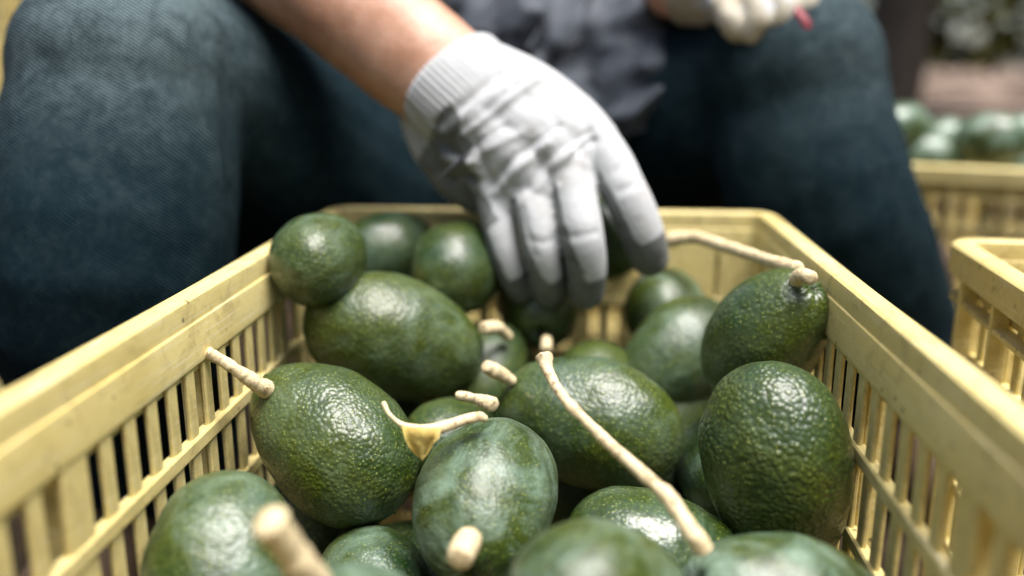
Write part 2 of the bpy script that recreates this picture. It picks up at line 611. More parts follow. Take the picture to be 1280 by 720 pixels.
def crate(loc, rz, label, W=.354, L=.548, H=.30, mat=None, nr=9, posts=(-.137, .137)):
    mat = mat or M_PLASTIC
    root = empty('crate', loc, rz)
    tag(root, label, 'crate', 'yellow plastic harvest crates')
    Wh, Lh = W / 2, L / 2
    key = (W, L, H, mat.name)
    if key not in CR:
        d = {}
        d['rim'] = ring_mesh('rim', Wh, Lh, [(.0012, H - .0008), (.003, H), (.0115, H), (.0132, H - .0012), (.0135, H - .003), (.0135, H - .0125), (.0105, H - .0125), (.0105, H - .006), (.0025, H - .006), (.0025, H - .02), (0, H - .02), (0, H - .0022)])
        d['band'] = ring_mesh('wall_band', Wh, Lh, [(.0140, H - .0125), (.0145, H - .0130), (.0165, H - .0300), (.0163, H - .0322), (.0158, H - .0328), (.0122, H - .0328), (.0115, H - .0125)])
        zs = [H - .072 - .044 * k for k in range(5 if H > .27 else 4)]
        d['rails'] = [ring_mesh('rail', Wh, Lh, [(.0168, z + .0030), (.0160, z + .0040), (.0115, z + .0040), (.0107, z + .0030), (.0107, z - .0030), (.0115, z - .0040), (.0160, z - .0040), (.0168, z - .0030)]) for z in zs]
        d['foot'] = ring_mesh('bottom_rail', Wh, Lh, [(.0166, .028), (.0165, .001), (.0068, .001), (.0066, .028)])
        d['slat'] = slat_mesh('slat', .0086, .0026, .0275, H - .0324, .0007)
        d['slat_short'] = slat_mesh('slat', .0086, .0026,   .0275, H - .0755, .0008)
        d['post'] = slat_mesh('post', .0175, .0034, .0275, H - .0324, .0008)
        d['post_short'] = slat_mesh('post', .0175, .0034,   .0275, H - .0755, .0008)
        # solid upper panel of the end walls
        bm = bmesh.new()
        bmesh.ops.create_cube(bm, size=1, matrix=Matrix.Translation((0, 0, (H - .0685 + H - .0325) / 2)) @ Matrix.Diagonal((W - .09, .0052, H - .0325 - H + .0685, 1)))
        bmesh.ops.bevel(bm, geom=bm.edges[:], offset=.001, segments=1, affect='EDGES')
        d['panel'] = from_bm('end_panel', bm, False)
        # corner post: a quarter of the ring
        bm = bmesh.new()
        r0, r1 = .0055, .0145
        prof = [(r1, -.018), (r0, -.018)]
        vs = []
        for k in range(7):
            a = R(90 * k / 6)
            vs.append([(r1 * math.cos(a), r1 * math.sin(a)), (r0 * math.cos(a), r0 * math.sin(a))])
        vs = [[(r1, -.02), (r0, -.02)]] + vs + [[(-.02, r1), (-.02, r0)]]
        lv = [[bm.verts.new((x, y, z)) for z in (.0275, H - .0324) for (x, y) in pr] for pr in vs]
        for a, b in zip(lv, lv[1:]):
            bm.faces.new((a[0], b[0], b[2], a[2])); bm.faces.new((a[1], a[3], b[3], b[1]))
            bm.faces.new((a[0], a[1], b[1], b[0])); bm.faces.new((a[2], b[2], b[3], a[3]))
        bm.faces.new((lv[0][0], lv[0][2], lv[0][3], lv[0][1])); bm.faces.new((lv[-1][0], lv[-1][1], lv[-1][3], lv[-1][2]))
        bmesh.ops.recalc_face_normals(bm, faces=bm.faces)
        d['corner'] = from_bm('corner_post', bm, False)
        # floor with drain slots: a grid of bars
        bm = bmesh.new()
        def bar(x, y, sx, sy, z=.0145, sz=.009):
            bmesh.ops.create_cube(bm, size=1, matrix=Matrix.Translation((x, y, z)) @ Matrix.Diagonal((sx, sy, sz, 1)))
        nb = 14
        for k in range(nb):
            bar(-Wh + .03 + (W - .06) * k / (nb - 1), 0, .013, L - .032)
        for k in range(8):
            bar(0, -Lh + .05 + (L - .10) * k / 7, W - .032, .014, .0125, .0085)
        d['base'] = from_bm('base', bm, False)
        # outside ribs
        d['rib'] = slat_mesh('rib', .0035, .0105, .0285, H - .0205, .0006)
        d['hrib'] = ring_mesh('ledge', Wh, Lh, [(.0024, H - .0345), (.0024, H - .0375), (.0125, H - .0375), (.0125, H - .0345)])
        CR[key] = d
    d = CR[key]
    link('rim', d['rim'], mat, root); link('wall_band', d['band'], mat, root)
    for m in d['rails']: link('rail', m, mat, root)
    link('bottom_rail', d['foot'], mat, root); link('base', d['base'], mat, root)
    link('ledge', d['hrib'], mat, root)

    def put(name, m, x, y, a):
        o = link(name, m, mat, root)
        o.location = (x, y, 0); o.rotation_euler = (0, 0, a)
        return o
    off = .0141
    for sx, sy, a in ((1, 1, 0), (-1, 1, 90), (-1, -1, 180), (1, -1, 270)):
        put('corner_post', d['corner'], sx * (Wh - .0218), sy * (Lh - .0218), R(a))
    # long walls: slots in groups with a wider post between the groups
    pp = .0195
    for s in (-1, 1):
        y = -Lh + .048
        k = 0
        while y < Lh - .044:
            near = [p for p in posts if abs(p - y) < pp * .75]
            if near:
                put('post', d['post'], s * (Wh - off), near[0], R(90))
                y = near[0] + pp * .5 + .0137
            else:
                put('slat', d['slat'], s * (Wh - off), y, R(90)); y += pp
        for k in range(nr):
            yy = -Lh + .042 + (L - .084) * k / (nr - 1)
            put('rib', d['rib'], s * (Wh - .0066), yy, R(90))
    for s in (-1, 1):
        put('end_panel', d['panel'], 0, s * (Lh - .0138), 0)
        x = -Wh + .048
        while x < Wh - .044:
            put('slat', d['slat_short'], x, s * (Lh - off), 0); x += pp
        for k in range(6):
            xx = -Wh + .042 + (W - .084) * k / 5
            put('rib', d['rib'], xx, s * (Lh - .0066), 0)
    return root


crate((-.0253, .4100, 0), 0, 'yellow slotted crate in the foreground full of avocados, between the picker\'s knees', nr=5, L=.581, posts=(-.1205, .150))
_a = math.atan2(-.015, .136) 
def corner_loc(corner, rz, sx, sy, W=.354, L=.548):
    """centre of a crate whose (sx, sy) rim corner stands at the given point"""
    v = Matrix.Rotation(rz, 3, 'Z') @ Vector((sx * W / 2, sy * L / 2, 0))
    return (corner[0] - v.x, corner[1] - v.y, corner[2] if len(corner) > 2 else 0)
rz2 = R(-6)
crate(corner_loc((.243, .600), rz2, -1, 1), rz2, 'empty ribbed yellow crate at the right edge, right of the full crate')
rz3 = R(-22)
crate(corner_loc((.335, 1.07), rz3, -1, -1, .548, .548) , R(-22) + R(90), 'yellow crate heaped with pale avocados behind the right shin') if False else None
rz3 = R(68)
crate(corner_loc((.33, 1.075), rz3, -1, 1), rz3, 'yellow crate heaped with pale avocados behind the right shin')
crate((-.06, 1.22, 0), R(90), 'low yellow crate the picker sits on, seen through the gap between the legs', H=.24)
crate((-.98, 1.15, 0), R(96), 'lower yellow crate of the stack at the left edge')
crate((-.98, 1.15, .2945), R(96), 'upper yellow crate of the stack at the left edge, beside the left knee')

# ------------------------------------------------------------------ avocados
def avocado_mesh(c_seed, b, asp, nu, nv, taper, bend):
    rnd = random.Random(c_seed)
    V, Fc = [], []
    a = b * asp
    off = c_seed * 3.7
    for i in range(nv + 1):
        th = math.pi * i / nv
        ct, st = math.cos(th), math.sin(th)
        for k in range(nu):
            ph = 2 * math.pi * k / nu
            rr = b * (st ** .94) * (1 - taper * ct - .05 * ct * ct)
            # a shallow dimple round the stem
            z = a * ct - .0042 * math.exp(-(th / .19) ** 2) - .0012 * math.exp(-((math.pi - th) / .12) ** 2)
            x, y = rr * math.cos(ph) + bend * (ct * ct - .4), rr * math.sin(ph)
            p = Vector((x, y, z))
            d = noise.noise(Vector((x * 28 + off, y * 28, z * 28))) * .0024 + noise.noise(Vector((x * 75 + off, y * 75, z * 75))) * .0006
            d += noise.noise(Vector((x * 190 + off, y * 190, z * 190))) * .00022
            # faint ridges running away from the stem
            d += math.exp(-(th / .42) ** 2) * .0006 * math.sin(ph * 13 + off)
            if 0 < i < nv:
                nrm = Vector((math.cos(ph) * st / b, math.sin(ph) * st / b, ct / a)).normalized()
                p += nrm * d
            V.append(p)
    for i in range(nv):
        for k in range(nu):
            k2 = (k + 1) % nu
            if i == 0: Fc.append((nu * 0 + 0, nu + k, nu + k2))
            elif i == nv - 1: Fc.append((i * nu + k, nv * nu, i * nu + k2))
            else: Fc.append((i * nu + k, (i + 1) * nu + k, (i + 1) * nu + k2, i * nu + k2))
    me = bpy.data.meshes.new('flesh')
    me.from_pydata([tuple(v) for v in V], [], Fc)
    me.update()
    bm = bmesh.new(); bm.from_mesh(me)
    bmesh.ops.delete(bm, geom=[v for v in bm.verts if not v.link_faces], context='VERTS')
    bmesh.ops.recalc_face_normals(bm, faces=bm.faces)
    bm.to_mesh(me); bm.free()
    me.polygons.foreach_set('use_smooth', [True] * len(me.polygons))
    return me


def stem_mesh(pts, seg=14, knob=.15, cut=True, seed=1):
    bm = bmesh.new()
    Q = catmull([(*p, r) for p, r in pts], 9)
    P = []
    pts_n = len(Q)
    for i, q in enumerate(Q):
        p = Vector(q[:3])
        k = 1 + .05 * noise.noise(p * 300 + Vector((seed, 0, 0))) + knob * max(0, noise.noise(p * 130 + Vector((0, seed, 0))) - .18) * 2.2
        P.append((p, q[3] * k * .88))
    tube(bm, P, seg, 2, ck=.35)
    me = from_bm('stem', bm)
    displace(me, lambda c, n: np.array([noise.noise(Vector(p) * 420) * .0004 + noise.noise(Vector(p) * 150) * .0005 for p in c]))
    return me


AV_GROUP = 'avocados in the harvest crates'


def avocado(c, ax, b, asp, label, stem=None, look=(1, .3, .3, .40, .0026), res=(96, 72), taper=.06, bend=0, seed=1, cat='avocado'):
    c = Vector(c)
    root = empty('avocado', c)
    tag(root, label, cat, AV_GROUP)
    me = avocado_mesh(seed, b, asp, res[0], res[1], taper, bend)
    f = link('skin', me, avocado_mat(seed, *look), root)
    f.rotation_euler = Vector(ax).to_track_quat('Z', 'Y').to_euler()
    if stem:
        st = link('stem', stem_mesh([(p - c, r) for p, r in stem], seed=seed), M_STEM, root)
    return root


def axv(a, b): return (a - b).normalized()


HI = (220, 160); MD = (128, 96); LO = (72, 56)
AV = {
 'a1': ((-0.0423, 0.3895, 0.2042), (-0.138, -0.953, -0.271), 0.0352, 1.34),
 'a2': ((0.1000, 0.4081, 0.2167), (0.208, -0.018, -0.978), 0.0363, 1.509),
 'a3': ((-0.1305, 0.4315, 0.2135), (-0.735, 0.409, 0.54), 0.0372, 1.411),
 'a4': ((-0.1165, 0.5327, 0.2413), (0.885, 0.288, -0.366), 0.0395, 1.497),
 'a5': ((0.0076, 0.4916, 0.2042), (-0.973, 0.175, 0.149), 0.0387, 1.453),
 'a6': ((0.1076, 0.4950, 0.2599), (0.482, -0.375, 0.792), 0.0315, 1.406),
 'a7': ((-0.1507, 0.3305, 0.1955), (0.261, -0.687, -0.678), 0.0340, 1.38),
 'a8': ((-0.1014, 0.3923, 0.1517), (-0.169, 0.827, -0.535), 0.0308, 1.419),
 'a9': ((-0.0754, 0.2649, 0.2127), (-0.723, -0.281, 0.631), 0.0265, 1.364),
 'a10': ((0.0119, 0.2971, 0.2107), (0.549, 0.652, -0.523), 0.0312, 1.4),
 'a11': ((0.0886, 0.3281, 0.187), (-0.867, -0.162, 0.471), 0.0351, 1.419),
 'a12': ((0.0403, 0.389, 0.1767), (0.968, -0.094, -0.232), 0.0325, 1.434),
 'a13': ((0.0925, 0.4962, 0.1757), (-0.184, 0.982, -0.028), 0.0323, 1.411),
 'a14': ((0.07, 0.5875, 0.2165), (-0.694, -0.593, -0.408), 0.0346, 1.413),
 'a15': ((0.0650, 0.641, 0.2335), (0.235, 0.972, -0.027), 0.0305, 1.3),
 'a16': ((-0.1585, 0.5218, 0.2949), (0.125, 0.991, -0.038), 0.0281, 1.38),
 'a17': ((-0.1415, 0.6378, 0.2750), (0.874, 0.486, -0.001), 0.0295, 1.321),
 'a18': ((-0.0842, 0.6052, 0.2724), (0.283, 0.95, 0.134), 0.0320, 1.38),
 'a19': ((0.0148, 0.6400, 0.2870), (0.977, 0.2, 0.074), 0.0310, 1.515),
 'a20': ((-0.0300, 0.630, 0.2400), (0.15, -0.93, -0.33), 0.0300, 1.366),
 'a21': ((0.0105, 0.5693, 0.2036), (0.136, 0.99, -0.027), 0.0265, 1.415),
 'a22': ((-0.0599, 0.5694, 0.2051), (0.187, 0.8, 0.57), 0.0281, 1.387),
 'a23': ((-0.0745, 0.4865, 0.1885), (0.243, 0.871, -0.427), 0.029, 1.408),
}
def P3(lst): return [(at(x, y, d), r) for x, y, d, r in lst]
# look = (pebble, olive, bloom, roughness, cell size)
INFO = {
 'a1': ('pale waxy avocado at the front centre with a short cut stem facing the camera', P3([(586, 674, .366, .0064), (579, 688, .356, .0066), (575, 697, .351, .0062)]), (.8, .35, .75, .42, 0.0017), HI, .02),
 'a2': ('big upright pebbly avocado standing at the right beside the slotted wall', None, (1.9, .5, .08, .36, .0026), HI, .10),
 'a3': ('pebbly avocado by the left wall whose stem touches the slats', P3([(334, 488, .462, .0054), (318, 478, .455, .0050), (300, 466, .45, .0038), (280, 452, .447, .0034), (260, 441, .444, .0036)]), (1.4, .5, .15, .36, .0023), HI, .06),
 'a4': ('large olive tinged avocado lying sideways at centre left, below the glove', None, (0.75, 1.0, .25, .40, .0026), HI, .05),
 'a5': ('large smooth green avocado at the centre right under the long bare stem', P3([(640, 476, .515, .0042), (622, 466, .508, .0049), (608, 458, .503, .0046)]), (0.80, .5, .25, .36, .0026), HI, .05),
 'a6': ('upright avocado with a cut stub on top, against the right rim', P3([(994, 352, .478, .0044), (1002, 344, .471, .0047), (1014, 348, .464, .0045)]), (0.85, .35, .15, .36, .0026), MD, .04),
 'a7': ('rounded waxy avocado at the lower left corner against the left slats', None, (1.1, .3, .45, .36, 0.0022), HI, .02),
 'a8': ('small low avocado at the bottom, between the corner one and the stubbed one', None, (1.0, .35, .5, .36, 0.0018), MD, .02),
 'a9': ('blurred avocado at the bottom edge with a pale stem standing up', P3([(398, 730, .298, .0062), (380, 712, .292, .0062), (360, 684, .285, .0058), (338, 652, .278, .0066)]), (.5, .3, .65, .42, 0.0022), MD, .06),
 'a10': ('blurred pale avocado nearest the camera at the bottom centre right', None, (.6, .4, .55, .42, 0.0022), MD, .05),
 'a11': ('grey green avocado at the bottom right with the longest bare stem', P3([(880, 688, .345, .0046), (868, 670, .345, .0044), (852, 646, .352, .0041), (836, 622, .36, .0039), (808, 596, .37, .0033), (770, 562, .385, .0032), (736, 530, .40, .0029), (704, 496, .415, .0029), (686, 466, .425, .0032), (680, 446, .43, .0046)]), (.5, .2, .7, .42, 0.0019), HI, .12),
 'a12': ('glossy avocado lying low under the long stem at bottom centre right', None, (.7, .3, .25, .24, 0.0021), HI, .04),
 'a13': ('teal green avocado in the gap left of the big upright one', None, (.6, .1, .4, .40, .0028), MD, .04),
 'a14': ('smooth avocado tapering towards the centre, left of the stubbed upright one', None, (0.65, .4, .3, .40, .0026), MD, .14),
 'a15': ('blurred avocado at the back right against the back wall', None, (.35, .3, .45, .42, .0030), LO, .04),
 'a16': ('round avocado perched in the back left corner of the full crate', None, (0.80, .4, .3, .42, .0026), MD, .04),
 'a17': ('avocado at the back wall, second from the back left corner', None, (0.65, .2, .3, .36, .0026), LO, .04),
 'a18': ('avocado with a dark blossom end facing forward, left of the gloved fingers', None, (0.70, .45, .2, .40, .0026), MD, .04),
 'a19': ('avocado held in the gloved hand with a long stem reaching right', P3([(822, 304, .645, .0046), (836, 300, .637, .0062), (868, 297, .625, .0050), (900, 306, .594, .0048), (940, 319, .555, .0045), (972, 329, .52, .0043), (996, 336, .493, .0050)]), (.4, .2, .15, .40, .0030), MD, .06),
 'a20': ('dark avocado directly under the gloved fingertips, brown stub pointing forward', P3([(683, 425, .596, .004), (683, 437, .585, .0045)]), (.4, .35, .1, .42, .0030), MD, .04),
 'a21': ('olive avocado just showing behind the large smooth green one', None, (.35, 1.1, .2, .40, .0030), LO, .04),
 'a22': ('small avocado deep in the middle gap with a brown bent stem', P3([(636, 422, .585, .004), (622, 410, .575, .0045), (604, 411, .565, .0050)]), (.35, .5, .05, .50, .0028), LO, .06),
 'a23': ('dark avocado deep between the two left ones and the stubbed one', P3([(572, 494, .485, .0030), (592, 498, .480, .0033), (608, 503, .472, .0046), (616, 505, .468, .0048)]), (.7, .4, .1, .40, .0028), LO, .04),
}
for i, k in enumerate(AV):
    c, ax, b, asp = AV[k]
    lab, st, look, res, taper = INFO[k]
    avocado(c, ax, b, asp, lab, st, look, res, taper, (-1) ** i * .0028, i + 1)

DEEP = [  # the lower layer that shows darkly through the gaps
 ((-.125, .30, .100), (.9, .4, .1), 'dark buried avocado lying under the lower left corner one'),
 ((-.04, .33, .105), (.2, .95, .1), 'dark buried avocado under the stubbed centre one'),
 ((.075, .34, .085), (.7, -.6, .2), 'dark buried avocado below the grey green one with the longest stem'),
 ((-.10, .455, .115), (.6, .7, -.2), 'dark buried avocado under the left pebbly one'),
 ((.02, .435, .110), (.9, .1, .1), 'dark buried avocado under the glossy low one'),
 ((.095, .43, .105), (.2, .9, .2), 'dark buried avocado at the foot of the big upright one'),
 ((-.13, .56, .150), (.3, .9, .1), 'dark buried avocado below the olive sideways one'),
 ((-.01, .55, .130), (.9, -.3, .1), 'dark buried avocado below the middle gap'),
 ((.10, .565, .145), (.8, .5, .1), 'dark buried avocado beneath the tapering smooth one'),
 ((-.08, .645, .185), (.9, .2, .2), 'dark buried avocado under the dark blossom end one'),
 ((.03, .65, .165), (.9, .3, .1), 'dark buried avocado beneath the held one'),
]
for i, (c, ax, lab) in enumerate(DEEP):
    avocado(c, ax, .0345, 1.42, lab, None, (.7, .2, .0, .6, .0028), LO, .05, 0, 40 + i)

MORE = [
 ((-.035, .345, .135), (.9, .2, .1), 'dark buried avocado at the bottom between the corner and stubbed ones'),
 ((.040, .420, .135), (.3, .9, .2), 'dark buried avocado between the stubbed one and the big upright one'),
 ((-.100, .345, .120), (.3, .9, .3), 'dark buried avocado right of the lower left corner one'),
 ((.055, .575, .170), (.9, .3, .2), 'dark buried avocado behind the large smooth green one'),
 ((-.150, .385, .120), (.3, .9, .1), 'dark buried avocado by the left slats under the pebbly one'),
 ((-.060, .430, .140), (.8, .4, .2), 'dark buried avocado behind the stubbed centre one'),
 ((.030, .300, .120), (.2, .9, .1), 'dark buried avocado under the blurred nearest one'),
 ((.110, .340, .120), (.1, .95, .1), 'dark buried avocado under the right bottom corner'),
 ((.050, .470, .130), (.5, .8, .1), 'dark buried avocado in the gap left of the big upright one'),
 ((.105, .505, .120), (.9, .2, .3), 'dark buried avocado behind the big upright one at the right slats'),
 ((-.140, .610, .215), (.1, .9, .2), 'dark buried avocado in the back left corner under the perched one'),
 ((.110, .645, .150), (.2, .9, .1), 'dark buried avocado in the back right corner'),
 ((-.060, .520, .150), (.3, .8, .3), 'dark buried avocado under the deep middle one'),
 ((.050, .530, .155), (.9, .1, .2), 'dark buried avocado between the large smooth one and the tapering one'),
 ((-.150, .470, .150), (.2, .9, .3), 'dark buried avocado at the left slats behind the pebbly one'),
]
for i, (c, ax, lab) in enumerate(MORE):
    avocado(c, ax, .034, 1.4, lab, None, (.7, .2, .0, .6, .0028), LO, .05, 0, 80 + i)

# avocados heaped on the far crate
FARAV = [(1124, 160, 1.12, .031, 'pale avocado heaped nearest the shin on the far crate'),
         (1240, 176, 1.09, .034, 'biggest pale avocado heaped at the right of the far crate'),
         (1182, 176, 1.17, .031, 'avocado between the two big pale ones on the far crate'),
         (1160, 198, 1.12, .031, 'avocado low behind the rim of the far crate'),
         (1284, 172, 1.18, .032, 'avocado at the photo edge behind the heap on the far crate'),
         (1100, 190, 1.20, .031, 'avocado half hidden by the shin on the far crate'),
         (1205, 200, 1.16, .031, 'avocado low in the middle of the far crate'),
         (1262, 204, 1.16, .031, 'avocado low at the right in the far crate')]
for i, (x, y, d, b, lab) in enumerate(FARAV):
    avocado(at(x, y, d), (1, .25 * (-1) ** i, .1), b, 1.35, lab, None, (.3, .1, 1.0, .30, .003), LO, .05, 0, 60 + i)

# a dry bract with its curled stalk, lying over the centre avocado
leaf = empty('dry_bract', at(535, 545, .41))
tag(leaf, 'dry yellow bract with thin curled stalks on the stubbed centre avocado', 'dry leaf')
base = leaf.location.copy()
bm = bmesh.new()
tube(bm, [(p - base, r) for p, r in P3([(480, 505, .415, .0014), (486, 517, .413, .0011), (498, 528, .412, .0012), (512, 535, .41, .0022), (535, 538, .408, .0030), (560, 532, .41, .0028), (580, 525, .412, .0026), (598, 521, .415, .0026), (605, 523, .416, .0020)])], 10, 5)
link('stalk', from_bm('stalk', bm), M_STEM, leaf)
bm = bmesh.new()
rows = []
prof = [(502, 533, 552, 535), (506, 548, 549, 546), (511, 559, 543, 556), (519, 568, 535, 566), (527, 575, 529, 575)]
for j, (x0, y0, x1, y1) in enumerate(prof):
    row = []
    for i in range(7):
        t = i / 6
        row.append(bm.verts.new(at(x0 + (x1 - x0) * t + 3 * noise.noise(Vector((j * .9, t * 3, 1))), y0 + (y1 - y0) * t + 4 * noise.noise(Vector((j * .7, t * 4, 5))), .4055 - .0045 * math.sin(t * math.pi) + .001 * j + .0025 * noise.noise(Vector((j * 1.1, t * 5, 3)))) - base))
    rows.append(row)
for a, b in zip(rows, rows[1:]):
    for i in range(6): bm.faces.new((a[i], a[i + 1], b[i + 1], b[i]))
bmesh.ops.solidify(bm, geom=bm.faces[:], thickness=.0007)
link('blade', from_bm('blade', bm), M_DRY, leaf)

# ------------------------------------------------------------------ the picker
person = empty('person', (-.06, 1.10, 0))
tag(person, 'seated picker in dark jeans and grey apron, one white gloved hand in the crate', 'person')
PB = person.location.copy()


def pv(p): return Vector(p) - PB


def ptube(bm, pts, **kw): tube(bm, [(pv(p), r) for p, r in pts], **kw)


# joints
hipL, hipR = Vector((-.16, 1.07, .295)), Vector((.06, 1.10, .35))
kneeL = at(166, 92, .625); kneeR = at(988, 92, .775)
ankL = Vector((-.36, .66, .10)); ankR = Vector((.335, .90, .10))
shL, shR = Vector((-.27, 1.04, .86)), Vector((.14, 1.06, .86))
elL = at(225, -160, .66); wrL = at(560, 104, .632)
elR = Vector((.22, 1.10, .56)); wrR = at(838, -12, .80)

# jeans, one garment
bm = bmesh.new()
ptube(bm, [(hipL.lerp(hipR, .5) + Vector((0, .03, -.01)), .135), (Vector((-.06, 1.10, .50)), .13)], flat=Vector((0, 1, 0)), fk=.9)
def leg(hip, knee, ank, rk, rs, mid, sag):
    ptube(bm, [(hip, .118), (sag, .112), (knee.lerp(hip, .12) + Vector((0, 0, .0)), rk), (knee, rk * .98)])
    ptube(bm, [(knee + Vector((0, .015, .002)), rk * .97), (mid, rs), (mid.lerp(ank, .55), rs * .95), (ank, rs * .93)])
leg(hipL, kneeL, ankL, 0.080, .084, at(134, 330, .605), hipL.lerp(kneeL, .5) + Vector((0, 0, -.06)))
leg(hipR, kneeR, ankR, .083, .080, at(1028, 265, .775), at(862, 150, .91))
jeans = fuse('jeans', bm, .0055, 5)


def jeans_disp(c, n):
    d = nz(c, (9, 9, 3), 3, 2) * .0045 + (.3 - np.abs(nz(c, (16, 16, 9), 8, 2))) * .0035 + nz(c, (60, 60, 40), 1, 2) * .0006
    for line, wd, am in (([at(292, 60, .60), at(285, 130, .6), at(300, 230, .6)], .010, -.006), ([at(268, 80, .6), at(262, 150, .6), at(268, 220, .6)], .012, .005),
                         ([at(125, 380, .57), at(130, 460, .57)], .012, .005), ([at(208, 370, .57), at(218, 430, .57)], .010, .005), ([at(168, 360, .57), at(170, 460, .57)], .010, -.005),
                         ([at(1060, 150, .75), at(1070, 260, .75), at(1110, 380, .75)], .013, .004), ([at(990, 190, .75), at(985, 300, .75)], .014, -.005)):
        d += am * np.exp(-(seg_dist(c, [tuple(pv(p)) for p in line]) / wd) ** 2)
    return d


displace(jeans, jeans_disp)
n = len(jeans.vertices); c = np.empty(n * 3); jeans.vertices.foreach_get('co', c); c = c.reshape(-1, 3)
kl, kr = np.array(pv(kneeL + Vector((.015, -.035, .078)))), np.array(pv(kneeR + Vector((.04, -.05, .04))))
wear_light = 1.5 * np.exp(-(np.linalg.norm((c - kl) * (1, 1, .85), axis=1) / .080) ** 2) + .45 * np.exp(-(np.linalg.norm(c - kr, axis=1) / .08) ** 2) + .01  # worn knees, with the light on their tops painted in too
set_attr(jeans, 'wear_light', wear_light)
link('jeans', jeans, M_DENIM, person)

# body, one continuous figure
bm = bmesh.new()
ptube(bm, [(Vector((-.06, 1.11, .37)), .105), (Vector((-.06, 1.10, .60)), .11), (Vector((-.065, 1.06, .78)), .105), (Vector((-.065, 1.03, .90)), .06)])
ptube(bm, [(Vector((-.065, 1.05, .86)), .07), (shL, .045)]); ptube(bm, [(Vector((-.065, 1.05, .86)), .07), (shR, .045)])
ptube(bm, [(Vector((-.065, 1.03, .88)), .058), (Vector((-.065, .985, .99)), .055)])
hd = Vector((-.065, .935, 1.06))
ptube(bm, [(hd + Vector((0, .03, .06)), .072), (hd + Vector((0, .0, 0)), .072), (hd + Vector((0, -.025, -.065)), .045)])
ptube(bm, [(hd + Vector((0, -.07, .02)), .010), (hd + Vector((0, -.095, -.022)), .015)])            # nose
for s in (-1, 1):
    ptube(bm, [(hd + Vector((s * .073, .02, .02)), .014), (hd + Vector((s * .077, .022, -.025)), .010)])   # ears
    ptube(bm, [(hd + Vector((s * .012, -.064, -.052)), .007), (hd + Vector((s * .022, -.058, -.052)), .004)])  # lips
ptube(bm, [(shL, .045), (shL.lerp(elL, .5), .050), (elL, .045)])
fa = (wrL - elL).normalized()
fl = (cf * 1.0 + Vector((0, 0, .2))).normalized()
ptube(bm, [(elL, .045), (elL.lerp(wrL, .35), .0455), (elL.lerp(wrL, .62), .0430), (elL.lerp(wrL, .82), .0425), (wrL, .0395), (wrL + fa * .05, .030)], flat=fl, fk=.86, seg=28)
ptube(bm, [(shR, .045), (shR.lerp(elR, .5), .050), (elR, .045)])
ptube(bm, [(elR, .045), (elR.lerp(wrR, .4), .043), (elR.lerp(wrR, .85), .029), (wrR, .025), (at(875, -4, .78), .016)])
for h_, k_, a_, m_ in ((hipL, kneeL, ankL, at(140, 330, .605)), (hipR, kneeR, ankR, at(1028, 265, .775))):
    k_ = k_ + Vector((0, .02, -.01))
    ptube(bm, [(h_, .075), (h_.lerp(k_, .5) + Vector((0, 0, -.055 if h_ is hipL else -.02)), .06), (k_, .05)])
    ptube(bm, [(k_, .05), (m_, .045), (a_, .035)])
    ptube(bm, [(a_, .035), (a_ + Vector((0, -.10, -.06)), .025)])
body = fuse('body', bm, .0042, 5)


def body_disp(c, n):
    d = nz(c, 30, 2, 2) * .0012
    for line, wd, am in (([at(395, 18, .58), at(430, 52, .58), at(447, 62, .58)], .008, -.0055), ([at(330, 0, .58), at(420, 70, .58), at(500, 118, .58)], .012, .0045),
                         ([at(455, 45, .58), at(520, 70, .58)], .012, .002), ([at(470, 92, .58), at(510, 120, .58)], .005, -.0015)):
        d += am * np.exp(-(seg_dist(c, [tuple(pv(p)) for p in line]) / wd) ** 2)
    for s in (-1, 1):
        e = np.array(pv(hd + Vector((s * .03, -.07, .022))))
        d -= .006 * np.exp(-(np.linalg.norm(c - e, axis=1) / .014) ** 2)
    return d


displace(body, body_disp)
link('body', body, M_SKIN, person)
for s in (-1, 1):
    bm = bmesh.new()
    bmesh.ops.create_uvsphere(bm, u_segments=16, v_segments=10, radius=.0100, matrix=Matrix.Translation(pv(hd + Vector((s * .03, -.058, .022)))))
    link('eye', from_bm('eye', bm), simple('eye', (.5, .48, .45), .2, (.03, .02, .015), 90), person)

# shirt with sleeves down to the elbows
bm = bmesh.new()
ptube(bm, [(Vector((-.06, 1.10, .47)), .145), (Vector((-.06, 1.09, .62)), .138), (Vector((-.065, 1.06, .77)), .145), (Vector((-.065, 1.045, .87)), .085)], seg=28)
for sh, el in ((shL, elL), (shR, elR)):
    ptube(bm, [(Vector((-.065, 1.05, .86)), .085), (sh, .076), (sh.lerp(el, .45), .068), (sh.lerp(el, .85), .060)])
shirt = fuse('shirt', bm, .008, 5)
displace(shirt, lambda c, n: nz(c, (9, 9, 6), 5, 3) * .009)
link('shirt', shirt, M_SHIRT, person)

